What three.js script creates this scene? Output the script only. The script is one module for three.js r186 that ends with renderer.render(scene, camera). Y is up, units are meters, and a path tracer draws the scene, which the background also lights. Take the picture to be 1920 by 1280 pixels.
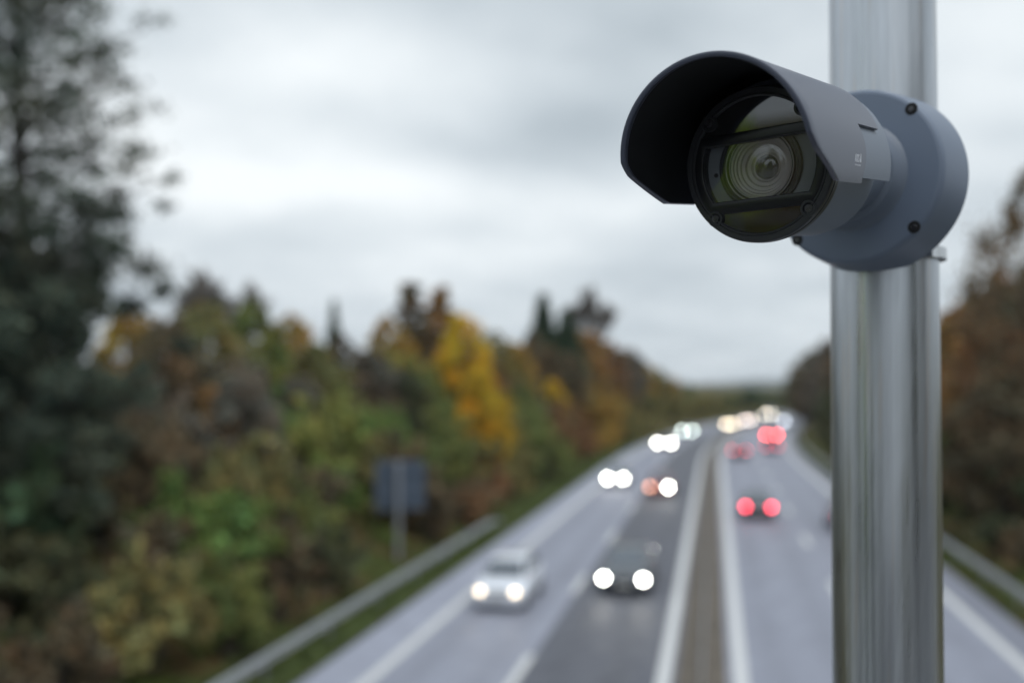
import * as THREE from 'three';
import { mergeGeometries, toCreasedNormals } from 'three/addons/utils/BufferGeometryUtils.js';
import { ConvexGeometry } from 'three/addons/geometries/ConvexGeometry.js';
import { TextGeometry } from 'three/addons/geometries/TextGeometry.js';
import { FontLoader } from 'three/addons/loaders/FontLoader.js';
import { createNoise2D, createNoise3D } from 'simplex-noise';

// ------------------------------------------------------------------ camera, sky, sun, exposure
const EYE = 7.5, PITCH = THREE.MathUtils.degToRad(2.76), FPX = 1763;      // the lens is 7.5 m above the road, on a bridge
const scene = new THREE.Scene();
const camera = new THREE.PerspectiveCamera(2 * Math.atan(640 / FPX) * 180 / Math.PI, 1024 / 682, 0.05, 9000);
camera.position.set(0, EYE, 0);
camera.rotation.set(PITCH, 0, 0);
camera.focus = 0.79;
camera.userData.fStop = 2.1;

function rng(seed) { let a = seed >>> 0; return () => { a = (a + 0x6d2b79f5) | 0; let t = Math.imul(a ^ (a >>> 15), 1 | a); t = (t + Math.imul(t ^ (t >>> 7), 61 | t)) ^ t; return ((t ^ (t >>> 14)) >>> 0) / 4294967296; }; }
const n2 = createNoise2D(rng(11)), n3 = createNoise3D(rng(12));
const clamp = THREE.MathUtils.clamp, lerp = THREE.MathUtils.lerp, smooth = THREE.MathUtils.smoothstep;

// overcast: soft banks of stratus, brighter where the deck is thin
function skyTexture() {
  const W = 1024, H = 512, data = new Float32Array(W * H * 4);
  // thin places of the cloud deck: azimuth from straight ahead and elevation in degrees, their spread, and strength
  const thin = [[-12.5, 18.5, 9, 3.6, .30], [-18, 12, 7, 3, .2], [-9, 12.5, 8, 2.3, .24], [-25, 15, 6, 5, .16], [2, 10.5, 9, 2, .16], [14, 13, 8, 3, .12], [27, 17, 6, 5, .2], [-5, 7.6, 12, 1.6, .15],
    [3, 15.5, 9, 2.4, -.17], [-1, 22, 14, 2.2, -.1], [-14, 8.8, 6, 1.3, -.13], [14, 20, 9, 3, -.08], [-2, 13.5, 5, 1.3, -.1]];
  for (let j = 0; j < H; j++) {
    const el = ((j + .5) / H - .5) * Math.PI, y = Math.sin(el), ed = el * 180 / Math.PI;
    for (let i = 0; i < W; i++) {
      const ro = ((i + .5) / W - .5) * 2 * Math.PI, x = Math.cos(ro) * Math.cos(el), z = Math.sin(ro) * Math.cos(el);
      const k = 1 / (Math.max(y, 0) + .16), px = x * k, pz = z * k;
      let s = 0, a = 1, f = 1.15;
      for (let o = 0; o < 5; o++, a *= .52, f *= 2.05) s += a * n3(px * f, pz * f, 3.7 + o * 9);
      let t = .02 + .10 * s;
      const az = Math.atan2(x, -z) * 180 / Math.PI;
      if (Math.abs(az) < 70) for (const [ca, ce, wa, we, st] of thin) t += st * Math.exp(-(((az - ca) / wa) ** 2) - (((ed - ce) / we) ** 2));
      else t += .09 * n3(px * .6, pz * .6, 40);
      t = clamp(t, -.3, .36);
      const g = 1 + .6 * smooth(ed, 20, 80);       // an overcast sky is brightest overhead
      const o = (j * W + i) * 4, l = (.585 + t * .76) * g;
      data[o] = l * (.90 + .16 * t); data[o + 1] = l * (1.0 + .02 * t); data[o + 2] = l * (1.075 - .12 * t); data[o + 3] = 1;
    }
  }
  const tx = new THREE.DataTexture(data, W, H, THREE.RGBAFormat, THREE.FloatType);
  tx.mapping = THREE.EquirectangularReflectionMapping; tx.magFilter = THREE.LinearFilter; tx.needsUpdate = true;
  return tx;
}
scene.background = skyTexture();
scene.environment = scene.background;

const sun = new THREE.DirectionalLight(new THREE.Color(1, .97, .93), 1.25);
scene.fog = new THREE.FogExp2(new THREE.Color(.9, .95, 1.0), .00012);
sun.name = 'sun'; sun.position.set(30, 90, 40); sun.castShadow = true; sun.shadow.radius = 50;
Object.assign(sun.shadow.camera, { left: -120, right: 160, top: 160, bottom: -160, far: 400 });
scene.add(sun);

const renderer = new THREE.WebGLRenderer({ antialias: true });
renderer.toneMapping = THREE.LinearToneMapping;
renderer.toneMappingExposure = 1.2;
renderer.shadowMap.enabled = true;

// ------------------------------------------------------------------ helpers
const V = (x, y, z) => new THREE.Vector3(x, y, z);
const taken = new Map();
function numbered(name) { const k = taken.get(name) ?? 0; taken.set(name, k + 1); return k ? name + '_' + String(k).padStart(3, '0') : name; }
function mesh(name, geo, mat, parent) { const m = new THREE.Mesh(geo, mat); m.name = name; m.castShadow = m.receiveShadow = true; if (parent) parent.add(m); return m; }
function tag(o, label, category, group) { o.userData.label = label; o.userData.category = category; if (group) o.userData.group = group; return o; }
function thing(name, label, category, pos, turn = 0, group) { const o = new THREE.Group(); o.name = numbered(name); if (pos) o.position.copy(pos); o.rotation.y = turn; tag(o, label, category, group); scene.add(o); return o; }
function struct(name, geo, mat) { const m = mesh(numbered(name), geo, mat, scene); m.userData.kind = 'structure'; m.userData.label = ''; delete m.userData.label; return m; }
function mat(r, g, b, rough = .8, extra = {}) { const m = new THREE.MeshPhysicalMaterial({ roughness: rough, ...extra }); m.color.setRGB(r, g, b); return m; }
function geoFrom(pos, idx, uv) {
  const g = new THREE.BufferGeometry(); g.setAttribute('position', new THREE.Float32BufferAttribute(pos, 3));
  if (uv) g.setAttribute('uv', new THREE.Float32BufferAttribute(uv, 2));
  if (idx) g.setIndex(idx); g.computeVertexNormals(); return g;
}
const box = (w, h, d, x = 0, y = 0, z = 0) => new THREE.BoxGeometry(w, h, d).translate(x, y, z);
function tex(w, h, fn, srgb = false, repeat) {
  const d = new Uint8Array(w * h * 4);
  for (let j = 0; j < h; j++) for (let i = 0; i < w; i++) { const c = fn(i / w, j / h, i, j), o = (j * w + i) * 4; const v = Array.isArray(c) ? c : [c, c, c]; for (let k = 0; k < 3; k++) d[o + k] = clamp(v[k] * 255, 0, 255); d[o + 3] = 255; }
  const t = new THREE.DataTexture(d, w, h); t.magFilter = THREE.LinearFilter; t.wrapS = t.wrapT = THREE.RepeatWrapping; if (srgb) t.colorSpace = THREE.SRGBColorSpace; if (repeat) t.repeat.set(...repeat); t.needsUpdate = true; return t;
}
// noise that tiles over the unit square
function tile(u, v, f, seed = 0) { const a = u * 2 * Math.PI, b = v * 2 * Math.PI, r = f / (2 * Math.PI); return n3(Math.cos(a) * r + seed * 17.3, Math.sin(a) * r + Math.cos(b) * r * 1.3, Math.sin(b) * r * 1.3 + seed * 5.1); }

// ------------------------------------------------------------------ the road: a line that runs off to the right of the view and bends right
const SLOPE = .215, bend = (z) => .00093 * Math.max(0, z - 90) ** 2, dbend = (z) => .00186 * Math.max(0, z - 90);
const roadX = (c, z) => c + SLOPE * z + bend(z);                          // c metres right of the line below the lens, z metres ahead
const heading = (z) => Math.atan(SLOPE + dbend(z));
const dip = (z) => -.0000 * z;
function bankY(c, z) {
  const jl = 1.2 * n2(z * .03, 3), top = 5.6 - 2.2 * smooth(z, 140, 320);
  let y = -.06;
  if (c < -12) y += Math.min(.46 * (-12 - c), top + jl * .6) + .025 * Math.max(0, -26 - c);
  if (c > 10.9) y += Math.min(.5 * (c - 10.9), top + jl * .6) + .025 * Math.max(0, c - 25);
  const off = Math.max(0, Math.min(1, (Math.abs(c + .5) - 12.5) / 3));
  return y + off * (.35 * n2(c * .2, z * .13) + .12 * n2(c * .9, z * .7));
}
const groundAt = (x, z) => bankY(x - SLOPE * z - bend(z), z);
// a point of the photograph at a distance ahead, as x on the ground plan
const across = (px, z) => (px - 960) / FPX * z, heightAt = (py, z) => EYE + (725 - py) / FPX * z;

function strip(c0, c1, z0, z1, y, nz, nc = 1) {
  const p = [], uv = [], ix = [];
  for (let i = 0; i <= nz; i++) for (let k = 0; k <= nc; k++) { const z = lerp(z0, z1, i / nz), c = lerp(c0, c1, k / nc); p.push(roadX(c, z), y, -z); uv.push(c, z); }
  for (let i = 0; i < nz; i++) for (let k = 0; k < nc; k++) { const a = i * (nc + 1) + k, b = a + nc + 1; ix.push(a, a + 1, b, a + 1, b + 1, b); }
  return geoFrom(p, ix, uv);
}

// ground: soil, leaf litter and rough grass
const soilTex = tex(512, 512, (u, v) => {
  const a = tile(u, v, 9, 1) * .5 + tile(u, v, 28, 2) * .3 + tile(u, v, 90, 3) * .3, g = smooth(tile(u, v, 6, 4) + .4 * tile(u, v, 40, 5), -.2, .5);
  const k = 1 + .45 * a; return [lerp(.30, .25, g) * k, lerp(.25, .29, g) * k, lerp(.16, .13, g) * k];
}, true, [1 / 14, 1 / 14]);
const soil = mat(1, 1, 1, 1, { map: soilTex, specularIntensity: .3 });
{
  const zs = [], cs = [];
  for (let z = -220; z < 0; z += 20) zs.push(z);
  for (let z = 0; z < 400; z += 3) zs.push(z);
  for (let z = 400; z < 3300; z *= 1.25) zs.push(z); zs.push(3600);
  for (const c of [-2600, -1600, -1000, -450, -220, -130, -85, -60, -46]) cs.push(c);
  for (let c = -38; c <= 38; c += 1.25) cs.push(c);
  for (const c of [46, 60, 85, 130, 220, 450, 1000, 1600, 2600]) cs.push(c);
  const p = [], uv = [], ix = [];
  for (const z of zs) for (const c of cs) { const zz = Math.min(z, 420), x = c + SLOPE * z + (z > 420 ? bend(420) + dbend(420) * (z - 420) * .15 : bend(zz)); p.push(x, z < -6 ? Math.max(bankY(c, z), -.06) : bankY(c, zz), -z); uv.push(x, z); }
  const n = cs.length; for (let i = 0; i < zs.length - 1; i++) for (let k = 0; k < n - 1; k++) { const a = i * n + k, b = a + n; ix.push(a, a + 1, b, a + 1, b + 1, b); }
  struct('ground', geoFrom(p, ix, uv), soil);
}
// asphalt: lane tone, wheel tracks, patches, fine grain
function asphalt(light, tracks) {
  const t = tex(512, 1024, (u, v, i, j) => {
    const c = lerp(-11, 11, u);
    let k = light(c) * (1 + .05 * tile(u, v, 14, 7) + .05 * tile(u, v * 1, 40, 8) + .10 * (((Math.imul(i * 73856093 ^ j * 19349663, 2654435761) >>> 8) & 255) / 255 - .5));
    for (const w of tracks) k *= 1 - .13 * Math.exp(-(((c - w) / .42) ** 2)) * (1 + .5 * tile(.3, v, 5, w));
    return [1.12 * k, 1.19 * k, 1.46 * k];
  }, false, [1 / 22, 1 / 44]);
  t.offset.set(.5, 0);
  const r = tex(256, 256, (u, v) => .66 + .1 * tile(u, v, 12, 21) + .06 * tile(u, v, 60, 22), false, [1 / 9, 1 / 17]);
  return mat(1, 1, 1, 1, { map: t, roughnessMap: r, specularIntensity: 1 });
}
const leftLight = (c) => c < -10.5 ? .2 : c < -8.8 ? .25 : c < -5.15 ? .215 : c < -1.1 ? .078 : .15;
const roadL = struct('road', strip(-10.6, -1.05, -60, 420, .03, 240, 4), asphalt(leftLight, [-7.9, -6.1, -4.2, -2.6]));
const roadR = struct('road', strip(.25, 9.5, -60, 420, .03, 240, 4), asphalt((c) => c > 8.3 ? .165 : .205, [1.5, 3.3, 5.4, 7.1]));
const gravelTex = tex(512, 512, (u, v) => { const a = .5 * tile(u, v, 22, 31) + .35 * tile(u, v, 90, 32), k = 1 + .5 * a; return [.36 * k, .335 * k, .305 * k]; }, true, [1 / 3, 1 / 9]);
struct('median_strip', strip(-1.05, .25, -60, 420, .045, 240, 2), mat(1, 1, 1, 1, { map: gravelTex }));
const paintTex = tex(256, 256, (u, v) => { const a = tile(u, v, 30, 41) * .5 + tile(u, v, 80, 42) * .5, k = a > .45 ? .62 : .92 + .08 * a; return [k, k, k]; }, false, [1 / 1.3, 1 / 3]);
const paint = mat(.62, .63, .64, .6, { map: paintTex });
const mark = (name, c, w, z0, z1, road, nz) => mesh(name, strip(c - w / 2, c + w / 2, z0, z1, .036, nz ?? Math.max(2, Math.round((z1 - z0) / 3))), paint, road);
mark('edge_line', -8.9, .32, -60, 400, roadL); mark('edge_line', -1.38, .34, -60, 400, roadL);
mark('edge_line', .62, .34, -60, 400, roadR); mark('edge_line', 8.2, .32, -60, 400, roadR);
for (let k = 0; k < 26; k++) { mark('lane_dash', -5.2, .24, 23.4 + k * 11.2, 26.6 + k * 11.2, roadL, 2); mark('lane_dash', 4.4, .24, 22.2 + k * 11.2, 25.4 + k * 11.2, roadR, 2); }

// a far wooded ridge on the horizon
{
  const p = [], ix = [], N = 220, W = 2600, D = 2700;
  for (let i = 0; i <= N; i++) for (let k = 0; k < 3; k++) {
    const x = lerp(-W * .45, W, i / N), h = 22 + 7 * n2(x * .004, 1) + 3 * n2(x * .02, 2) + 2.2 * n2(x * .09, 3);
    p.push(x, k === 1 ? h : -1, -D + (1 - k) * 260);
  }
  for (let i = 0; i < N; i++) for (let k = 0; k < 2; k++) { const a = i * 3 + k, b = a + 3; ix.push(a, b, a + 1, a + 1, b, b + 1); }
  struct('hill', geoFrom(p, ix), mat(.05, .065, .06, 1));
}

// ------------------------------------------------------------------ guard rails
const zinc = mat(.42, .44, .46, .5, { metalness: .55, map: tex(128, 128, (u, v) => .86 + .12 * tile(u, v, 9, 51) + .08 * tile(u, v, 33, 52), false) });
const zincPost = mat(.34, .355, .37, .6, { metalness: .4 });
const postGeo = mergeGeometries([box(.06, .66, .008, 0, .33, 0), box(.008, .66, .1, .03, .33, .05), box(.06, .66, .008, 0, .33, .1)]);
function wbeam(c, z0, z1, face) {                                         // one 4 m length of double-waved rail; face = side the traffic is on
  const prof = [[0, .46], [.025, .475], [.075, .53], [.08, .56], [.025, .6], [.02, .615], [.025, .63], [.08, .67], [.075, .70], [.025, .755], [0, .77]];
  const p = [], ix = [], uv = [], nz = 3, n = prof.length;
  for (const th of [0, .004]) for (let i = 0; i <= nz; i++) prof.forEach(([o, y]) => { const z = lerp(z0, z1, i / nz); p.push(roadX(c + face * (o + .05 - th), z), y + .02, -z); uv.push(y * 2, z * .5); });
  const half = (nz + 1) * n;
  for (const s of [0, half]) for (let i = 0; i < nz; i++) for (let k = 0; k < n - 1; k++) { const a = s + i * n + k, b = a + n; ix.push(a, a + 1, b, a + 1, b + 1, b); }
  return geoFrom(p, ix, uv);
}
function guardRail(label, c, z0, z1, face) {
  const g = thing('guard_rail', label, 'guard rail');
  for (let z = z0; z < z1 - .1; z += 4) {
    mesh('rail_length', wbeam(c, z, z + 3.99, face), zinc, g);
    const q = mesh('post', postGeo, zincPost, g); q.position.set(roadX(c - face * .04, z + .3), bankY(c, z) + .02, -z - .3); q.rotation.y = -heading(z);
  }
  return g;
}
const grL = guardRail('grey steel guard rail along the bank left of the road', -11.45, 8, 48, 1);
{ // its far end bends down into the ground
  const p = [], ix = []; const n = 6;
  for (let i = 0; i <= n; i++) { const z = 48 + i * .7, y = lerp(.78, .06, (i / n) ** 1.4), w = .3; p.push(roadX(-11.34 - i * .04, z), y, -z, roadX(-11.36 - i * .04, z), y - w * (1 - .6 * i / n), -z); }
  for (let i = 0; i < n; i++) { const a = i * 2; ix.push(a, a + 1, a + 2, a + 1, a + 3, a + 2); }
  mesh('end_piece', geoFrom(p, ix), zinc, grL);
}
guardRail('long grey steel guard rail along the right shoulder, passing behind the pole', 10.2, 8, 228, -1);
{ // cables on thin posts down the middle of the median
  const g = thing('cable_barrier', 'cable barrier on thin posts along the brown median strip', 'barrier');
  const pg = mergeGeometries([new THREE.CylinderGeometry(.03, .034, .78, 8).translate(0, .39, 0), new THREE.CylinderGeometry(.045, .045, .03, 8).translate(0, .795, 0)]);
  for (let z = 8; z < 250; z += 3.2) { const q = mesh('post', pg, zincPost, g); q.position.set(roadX(-.4, z), .05, -z); }
  for (const y of [.5, .62, .74]) { const pts = []; for (let z = 6; z <= 250; z += 6) pts.push(V(roadX(-.355, z), y, -z)); mesh('cable', new THREE.TubeGeometry(new THREE.CatmullRomCurve3(pts), 90, .011, 5), zincPost, g); }
}
{ // the back of a road sign on the left bank
  const z = 39, x = across(748, z), y = groundAt(x, z), yp = heightAt(955, z);
  const g = thing('road_sign', 'back of a square dark grey road sign on a steel post, left bank', 'road sign', V(x, y - .2, -z), .16);
  const back = mat(.075, .10, .14, .55, { metalness: .2 }), steel = mat(.36, .38, .42, .5, { metalness: .5 });
  const s = new THREE.Shape(); const w = 1.02, r = .09, h = 2.02; s.moveTo(-w + r, 0); s.lineTo(w - r, 0); s.quadraticCurveTo(w, 0, w, r); s.lineTo(w, h - r); s.quadraticCurveTo(w, h, w - r, h); s.lineTo(-w + r, h); s.quadraticCurveTo(-w, h, -w, h - r); s.lineTo(-w, r); s.quadraticCurveTo(-w, 0, -w + r, 0);
  const pn = mesh('panel', new THREE.ExtrudeGeometry(s, { depth: .03, bevelEnabled: true, bevelSize: .006, bevelThickness: .006, bevelSegments: 1 }), back, g); pn.position.set(.08, yp - y + .2, -.16);
  for (const dy of [.45, 1.5]) mesh('bracket', box(1.86, .08, .045, .08, yp - y + .2 + dy, -.095), back, g);
  mesh('post', new THREE.CylinderGeometry(.10, .10, yp - y + 2.2, 14).translate(0, (yp - y + 2.2) / 2, 0.03), steel, g);
  mesh('post_cap', new THREE.SphereGeometry(.104, 12, 6, 0, 7, 0, 1.57).scale(1, .4, 1).translate(0, yp - y + 2.2, .03), steel, g);
}

// ------------------------------------------------------------------ cars
const rubber = mat(.02, .02, .022, .85), alloy = mat(.45, .46, .48, .35, { metalness: .8 }), glassDark = mat(.045, .06, .08, .06, { ior: 2.0 }), trim = mat(.025, .026, .03, .6), plateWhite = mat(.7, .7, .68, .5);
const paints = {};
const carPaint = (k, r, g, b, m = .25) => paints[k] ??= mat(r, g, b, .38, { metalness: m, clearcoat: 1, clearcoatRoughness: .06 });
const glow = (r, g, b, i) => { const m = new THREE.MeshStandardMaterial({ roughness: .2 }); m.color.setRGB(.6, .6, .6); m.emissive.setRGB(r, g, b); m.emissiveIntensity = i; return m; };
function hull(pts, r) { // convex shell with rounded corners: pts are [x, y, z] mirrored in x
  const out = [], ring = []; for (let a = 0; a < 8; a++) for (let b = -1; b <= 1; b++) ring.push([Math.cos(a * Math.PI / 4) * Math.cos(b * .8), Math.sin(b * .8), Math.sin(a * Math.PI / 4) * Math.cos(b * .8)]);
  for (const [x, y, z] of pts) for (const s of [-1, 1]) for (const q of [...ring, [0, 1, 0], [0, -1, 0]]) out.push(V(s * (x - r) + q[0] * r, y + q[1] * r, z + q[2] * r));
  const g = new ConvexGeometry(out); return toCreasedNormals(g, .7);
}
function panel(c, inset, push) { // a pane laid on four corners: drawn in by inset, lifted off by push
  const m = V(0, 0, 0); c.forEach((p) => m.addScaledVector(p, .25));
  const n = V().subVectors(c[1], c[0]).cross(V().subVectors(c[3], c[0])).normalize(), q = c.map((p) => p.clone().lerp(m, inset));
  const p = []; for (const k of [push, push - .03]) for (const v of q) p.push(v.x + n.x * k, v.y + n.y * k, v.z + n.z * k);
  return geoFrom(p, [0, 1, 2, 0, 2, 3, 0, 4, 1, 1, 4, 5, 1, 5, 2, 2, 5, 6, 2, 6, 3, 3, 6, 7, 3, 7, 0, 0, 7, 4]).toNonIndexed();
}
const wheelTyre = new THREE.LatheGeometry([[.2, -.1], [.29, -.11], [.325, -.08], [.33, 0], [.325, .08], [.29, .11], [.2, .1]].map(([x, y]) => new THREE.Vector2(x, y)), 28).rotateZ(Math.PI / 2);
const wheelRim = (() => { const g = [new THREE.CylinderGeometry(.2, .2, .05, 24, 1, true).rotateZ(Math.PI / 2).translate(.075, 0, 0), new THREE.CylinderGeometry(.05, .06, .05, 12).rotateZ(Math.PI / 2).translate(.085, 0, 0)]; for (let k = 0; k < 5; k++) g.push(box(.03, .2, .055, .085, .11, 0).rotateX(k * Math.PI * .4)); return mergeGeometries(g.map((q) => q.toNonIndexed())); })();
const SHAPES = {
  sedan: { L: 4.6, W: .9, lower: [[.74, .28, 2.22], [.8, .58, 2.26], [.86, .3, 1.7], [.9, .72, 1.5], [.84, .9, .95], [.9, .62, 0], [.86, .3, -1.8], [.9, .78, -1.5], [.84, .96, -1.3], [.78, .96, -2.1], [.8, .6, -2.28], [.76, .32, -2.24]], cab: { x: [.76, .60, .60, .74], y: [.88, 1.43, 1.43, .95], z: [1.15, .35, -.75, -1.62] }, lampY: .66, tailY: .8, fz: 2.26, rz: -2.3, wb: 1.36 },
  hatch: { L: 4.2, W: .89, lower: [[.74, .3, 2.0], [.8, .6, 2.04], [.86, .3, 1.5], [.89, .76, 1.35], [.82, .97, .95], [.89, .66, 0], [.86, .3, -1.7], [.89, .8, -1.5], [.84, .98, -1.4], [.78, .98, -1.92], [.8, .6, -2.05], [.76, .34, -2.0]], cab: { x: [.78, .62, .60, .74], y: [.93, 1.50, 1.48, .99], z: [1.22, .45, -1.35, -1.88] }, lampY: .7, tailY: .9, fz: 2.04, rz: -2.06, wb: 1.28 },
  suv: { L: 4.6, W: .94, lower: [[.78, .36, 2.2], [.85, .72, 2.24], [.9, .34, 1.7], [.94, .86, 1.5], [.88, 1.1, 1.05], [.94, .75, 0], [.9, .34, -1.8], [.94, .9, -1.6], [.88, 1.12, -1.5], [.82, 1.1, -2.14], [.86, .7, -2.28], [.8, .38, -2.24]], cab: { x: [.82, .66, .64, .78], y: [1.06, 1.68, 1.66, 1.1], z: [1.3, .55, -1.6, -2.08] }, lampY: .82, tailY: 1.0, fz: 2.24, rz: -2.28, wb: 1.38 },
  van: { L: 5.2, W: .98, lower: [[.84, .4, 2.5], [.9, .8, 2.54], [.95, .36, 2.0], [.98, .95, 1.9], [.92, 1.18, 1.55], [.98, .8, 0], [.96, .36, -2.3], [.98, .95, -2.4], [.96, 1.3, -2.4], [.94, .8, -2.56], [.92, .4, -2.56]], cab: { x: [.9, .8, .84, .94], y: [1.1, 2.02, 2.05, 1.2], z: [1.95, 1.05, -2.44, -2.5] }, lampY: .86, tailY: 1.05, fz: 2.54, rz: -2.58, wb: 1.6 },
};
function makeCar(kind, label, category, body, z, c, dir, o = {}) {
  const S = SHAPES[kind], turn = -heading(z) + (dir > 0 ? 0 : Math.PI);
  const g = thing(category === 'van' ? 'van' : 'car', label, category, o.at ?? V(roadX(c, z), .034, -z), o.turn ?? turn, o.group);
  mesh('body', hull(S.lower, .07), body, g);
  const k = S.cab, P = (i, s) => V(s * k.x[i], k.y[i], k.z[i]);
  mesh('cabin', hull(k.x.map((x, i) => [x, k.y[i] - .05, k.z[i]]), .05), body, g);
  const push = .016;
  mesh('windscreen', panel([P(0, -1), P(0, 1), P(1, 1), P(1, -1)], .09, push), glassDark, g);
  if (!o.noRear) mesh('rear_window', panel([P(3, 1), P(3, -1), P(2, -1), P(2, 1)], .12, push), glassDark, g);
  for (const s of [1, -1]) {
    const m0 = P(0, s).lerp(P(3, s), .46), m1 = P(1, s).lerp(P(2, s), .46), m2 = P(0, s).lerp(P(3, s), .5), m3 = P(1, s).lerp(P(2, s), .5);
    const f = [P(0, s), m0, m1, P(1, s)], r = [m2, P(3, s), P(2, s), m3];
    if (s < 0) { f.reverse(); r.reverse(); }
    mesh('side_window', panel(f, .12, push), glassDark, g);
    if (kind !== 'van') mesh('side_window', panel(r, .12, push), glassDark, g);
    const mir = mesh('wing_mirror', hull([[.03, 0, -.05], [.03, .1, -.05], [.03, .02, .07], [.03, .09, .06]], .03).translate(s * (k.x[0] + .17), k.y[0] + .06, k.z[0] - .28), body, g); mir.name = 'wing_mirror';
  }
  for (const s of [1, -1]) for (const wz of [S.wb, -S.wb]) {
    const w = new THREE.Group(); w.name = 'wheel'; w.position.set(s * (S.W - .1), .335, wz); if (s < 0) w.rotation.y = Math.PI; g.add(w);
    mesh('tyre', wheelTyre, rubber, w); mesh('rim', wheelRim, alloy, w);
  }
  mesh('underbody_shade_box', box(S.W * 1.72, .2, S.fz - S.rz - .5, 0, .24, (S.fz + S.rz) / 2), trim, g);  // dark box added to deepen the shade beneath the car
  mesh('grille', box(.86, .14, .06, 0, S.lampY - .02, S.fz + .035), trim, g);
  mesh('air_intake', box(1.1, .13, .06, 0, .38, S.fz + .0), trim, g);
  mesh('number_plate', box(.52, .11, .02, 0, S.lampY - .2, S.fz + .075), plateWhite, g);
  mesh('number_plate', box(.52, .11, .02, 0, S.tailY - .2, S.rz - .07), plateWhite, g);
  mesh('rear_bumper', box(1.5, .16, .08, 0, .42, S.rz - .01), trim, g);
  const hr = o.lampR ?? .1, lampGeo = new THREE.SphereGeometry(1, 18, 12).scale(hr * 1.05, hr * .95, .07), on = o.head, sep = o.sep ?? .62;
  [1, -1].forEach((s, i) => { mesh('headlight', lampGeo, on ? on[Math.min(i, on.length - 1)] : alloy, g).position.set(s * sep, S.lampY, S.fz + .05); });
  const tr = o.tailR ?? .085, tg = new THREE.SphereGeometry(1, 16, 12).scale(tr * 1.1, tr * .95, .05), tm = o.tail ?? mat(.35, .01, .015, .2, { clearcoat: 1 });
  for (const s of [1, -1]) mesh('tail_light', tg, Array.isArray(tm) ? (s > 0 ? tm[0] : plateWhite) : tm, g).position.set(s * (o.tsep ?? .66), S.tailY, S.rz - .045);
  if (o.beam) for (const s of [1, -1]) { // the dipped beam of each headlight
    const L = new THREE.SpotLight(new THREE.Color(1, .95, .86), o.beam, 0, .42, .7, 2); L.name = 'headlight_beam'; L.castShadow = true; L.shadow.radius = 4;
    L.position.set(s * sep, S.lampY, S.fz + .14); L.target.position.set(s * sep, -.4, S.fz + 15); g.add(L, L.target);
  }
  return g;
}
const white = carPaint('white', .78, .82, .9, .03), silver = carPaint('silver', .42, .44, .47, .5), dark = carPaint('dark', .035, .042, .055, .3), navy = carPaint('navy', .03, .05, .09), redp = carPaint('red', .22, .02, .03), grey = carPaint('grey', .12, .13, .14, .5), plum = carPaint('plum', .13, .02, .05);
const warmW = [1, .86, .68], coolW = [1, 1, .93], greenW = [.86, 1, .93];
const H = (c, i) => glow(c[0], c[1], c[2], i), RED = (i) => glow(1, .05, .09, i);
const C1 = -7.05, C2 = -3.3, C3 = 2.5, C4 = 6.3;                                       // lane centres, left to right
makeCar('hatch', 'white hatchback with warm headlights, nearest car in the left lane', 'car', white, 33.5, C1 - .2, 1, { head: [H([1, .80, .54], 5.2)], beam: 1.5, sep: .60, lampR: .095 });
makeCar('sedan', 'dark grey car with bright white headlights beside the median strip', 'car', dark, 36, C2, 1, { head: [H(coolW, 34)], beam: 2, sep: .70 });
makeCar('hatch', 'silver car with white headlights, second in the leftmost lane', 'car', silver, 72, C1 - .35, 1, { head: [H(coolW, 38)], beam: 2, sep: .58, lampR: .12 });
makeCar('hatch', 'dark red car with one dim orange and one bright headlight', 'car', redp, 66, C2 - .5, 1, { head: [H(coolW, 36), H([1, .42, .25], 9)], beam: 1.5, sep: .62, lampR: .12 });
makeCar('sedan', 'grey car with warm white headlights on the far left lane before the bend', 'car', grey, 117, C1 + .3, 1, { head: [H([1, .97, .9], 46)], sep: .8, lampR: .15 });
makeCar('hatch', 'silver car with pale greenish headlights at the start of the bend', 'car', silver, 147, C1, 1, { head: [H(greenW, 25)], sep: .78, lampR: .17 });
makeCar('sedan', 'dark car with cream headlights in the bend, inner lane', 'car', dark, 175, C2 - .3, 1, { head: [H([1, .84, .6], 36)], sep: .6, lampR: .18 });
makeCar('suv', 'grey tall car with pale pinkish headlights in the bend', 'car', grey, 190, C2 + 1.0, 1, { head: [H([1, .84, .76], 30)], sep: .62, lampR: .18 });
makeCar('van', 'white van with dull yellowish headlights, farthest vehicle coming round the bend', 'van', white, 231, C2 - 1.5, 1, { head: [H([1, .9, .72], 22)], sep: .8, lampR: .22 });
makeCar('sedan', 'dark car with large red tail lights beside the median, right carriageway', 'car', dark, 55, C3 - .1, -1, { tail: RED(19), tailR: .105, tsep: .70 });
makeCar('hatch', 'plum car half hidden behind the pole in the right lane', 'car', plum, 50, C4 + .6, -1, { tail: RED(7), tsep: .66 });
makeCar('hatch', 'grey car with dim pink tail lights driving away in the inner lane', 'car', grey, 100, C3, -1, { tail: RED(6.5), tsep: .70, tailR: .13 });
makeCar('sedan', 'navy car with dim pink tail lights in the outer right lane', 'car', navy, 109, C4 - .1, -1, { tail: RED(6.5), tsep: .70, tailR: .13 });
makeCar('suv', 'dark tall car braking with the brightest red tail lights', 'car', dark, 130, C4 + .1, -1, { tail: glow(1, .07, .07, 42), tsep: .72, tailR: .15 });
makeCar('van', 'pale van with an added whitish rear glow, farthest on the right carriageway', 'van', white, 178, C4 + .6, -1, { tail: [glow(.8, .86, .95, 14)], tsep: .7, tailR: .2 });  // pale rear glow is added in place of a glint, no real lamp

// ------------------------------------------------------------------ plants
const bark = mat(.09, .075, .06, .95), barkPale = mat(.16, .145, .13, .95), barkDark = mat(.045, .04, .035, .95);
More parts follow.
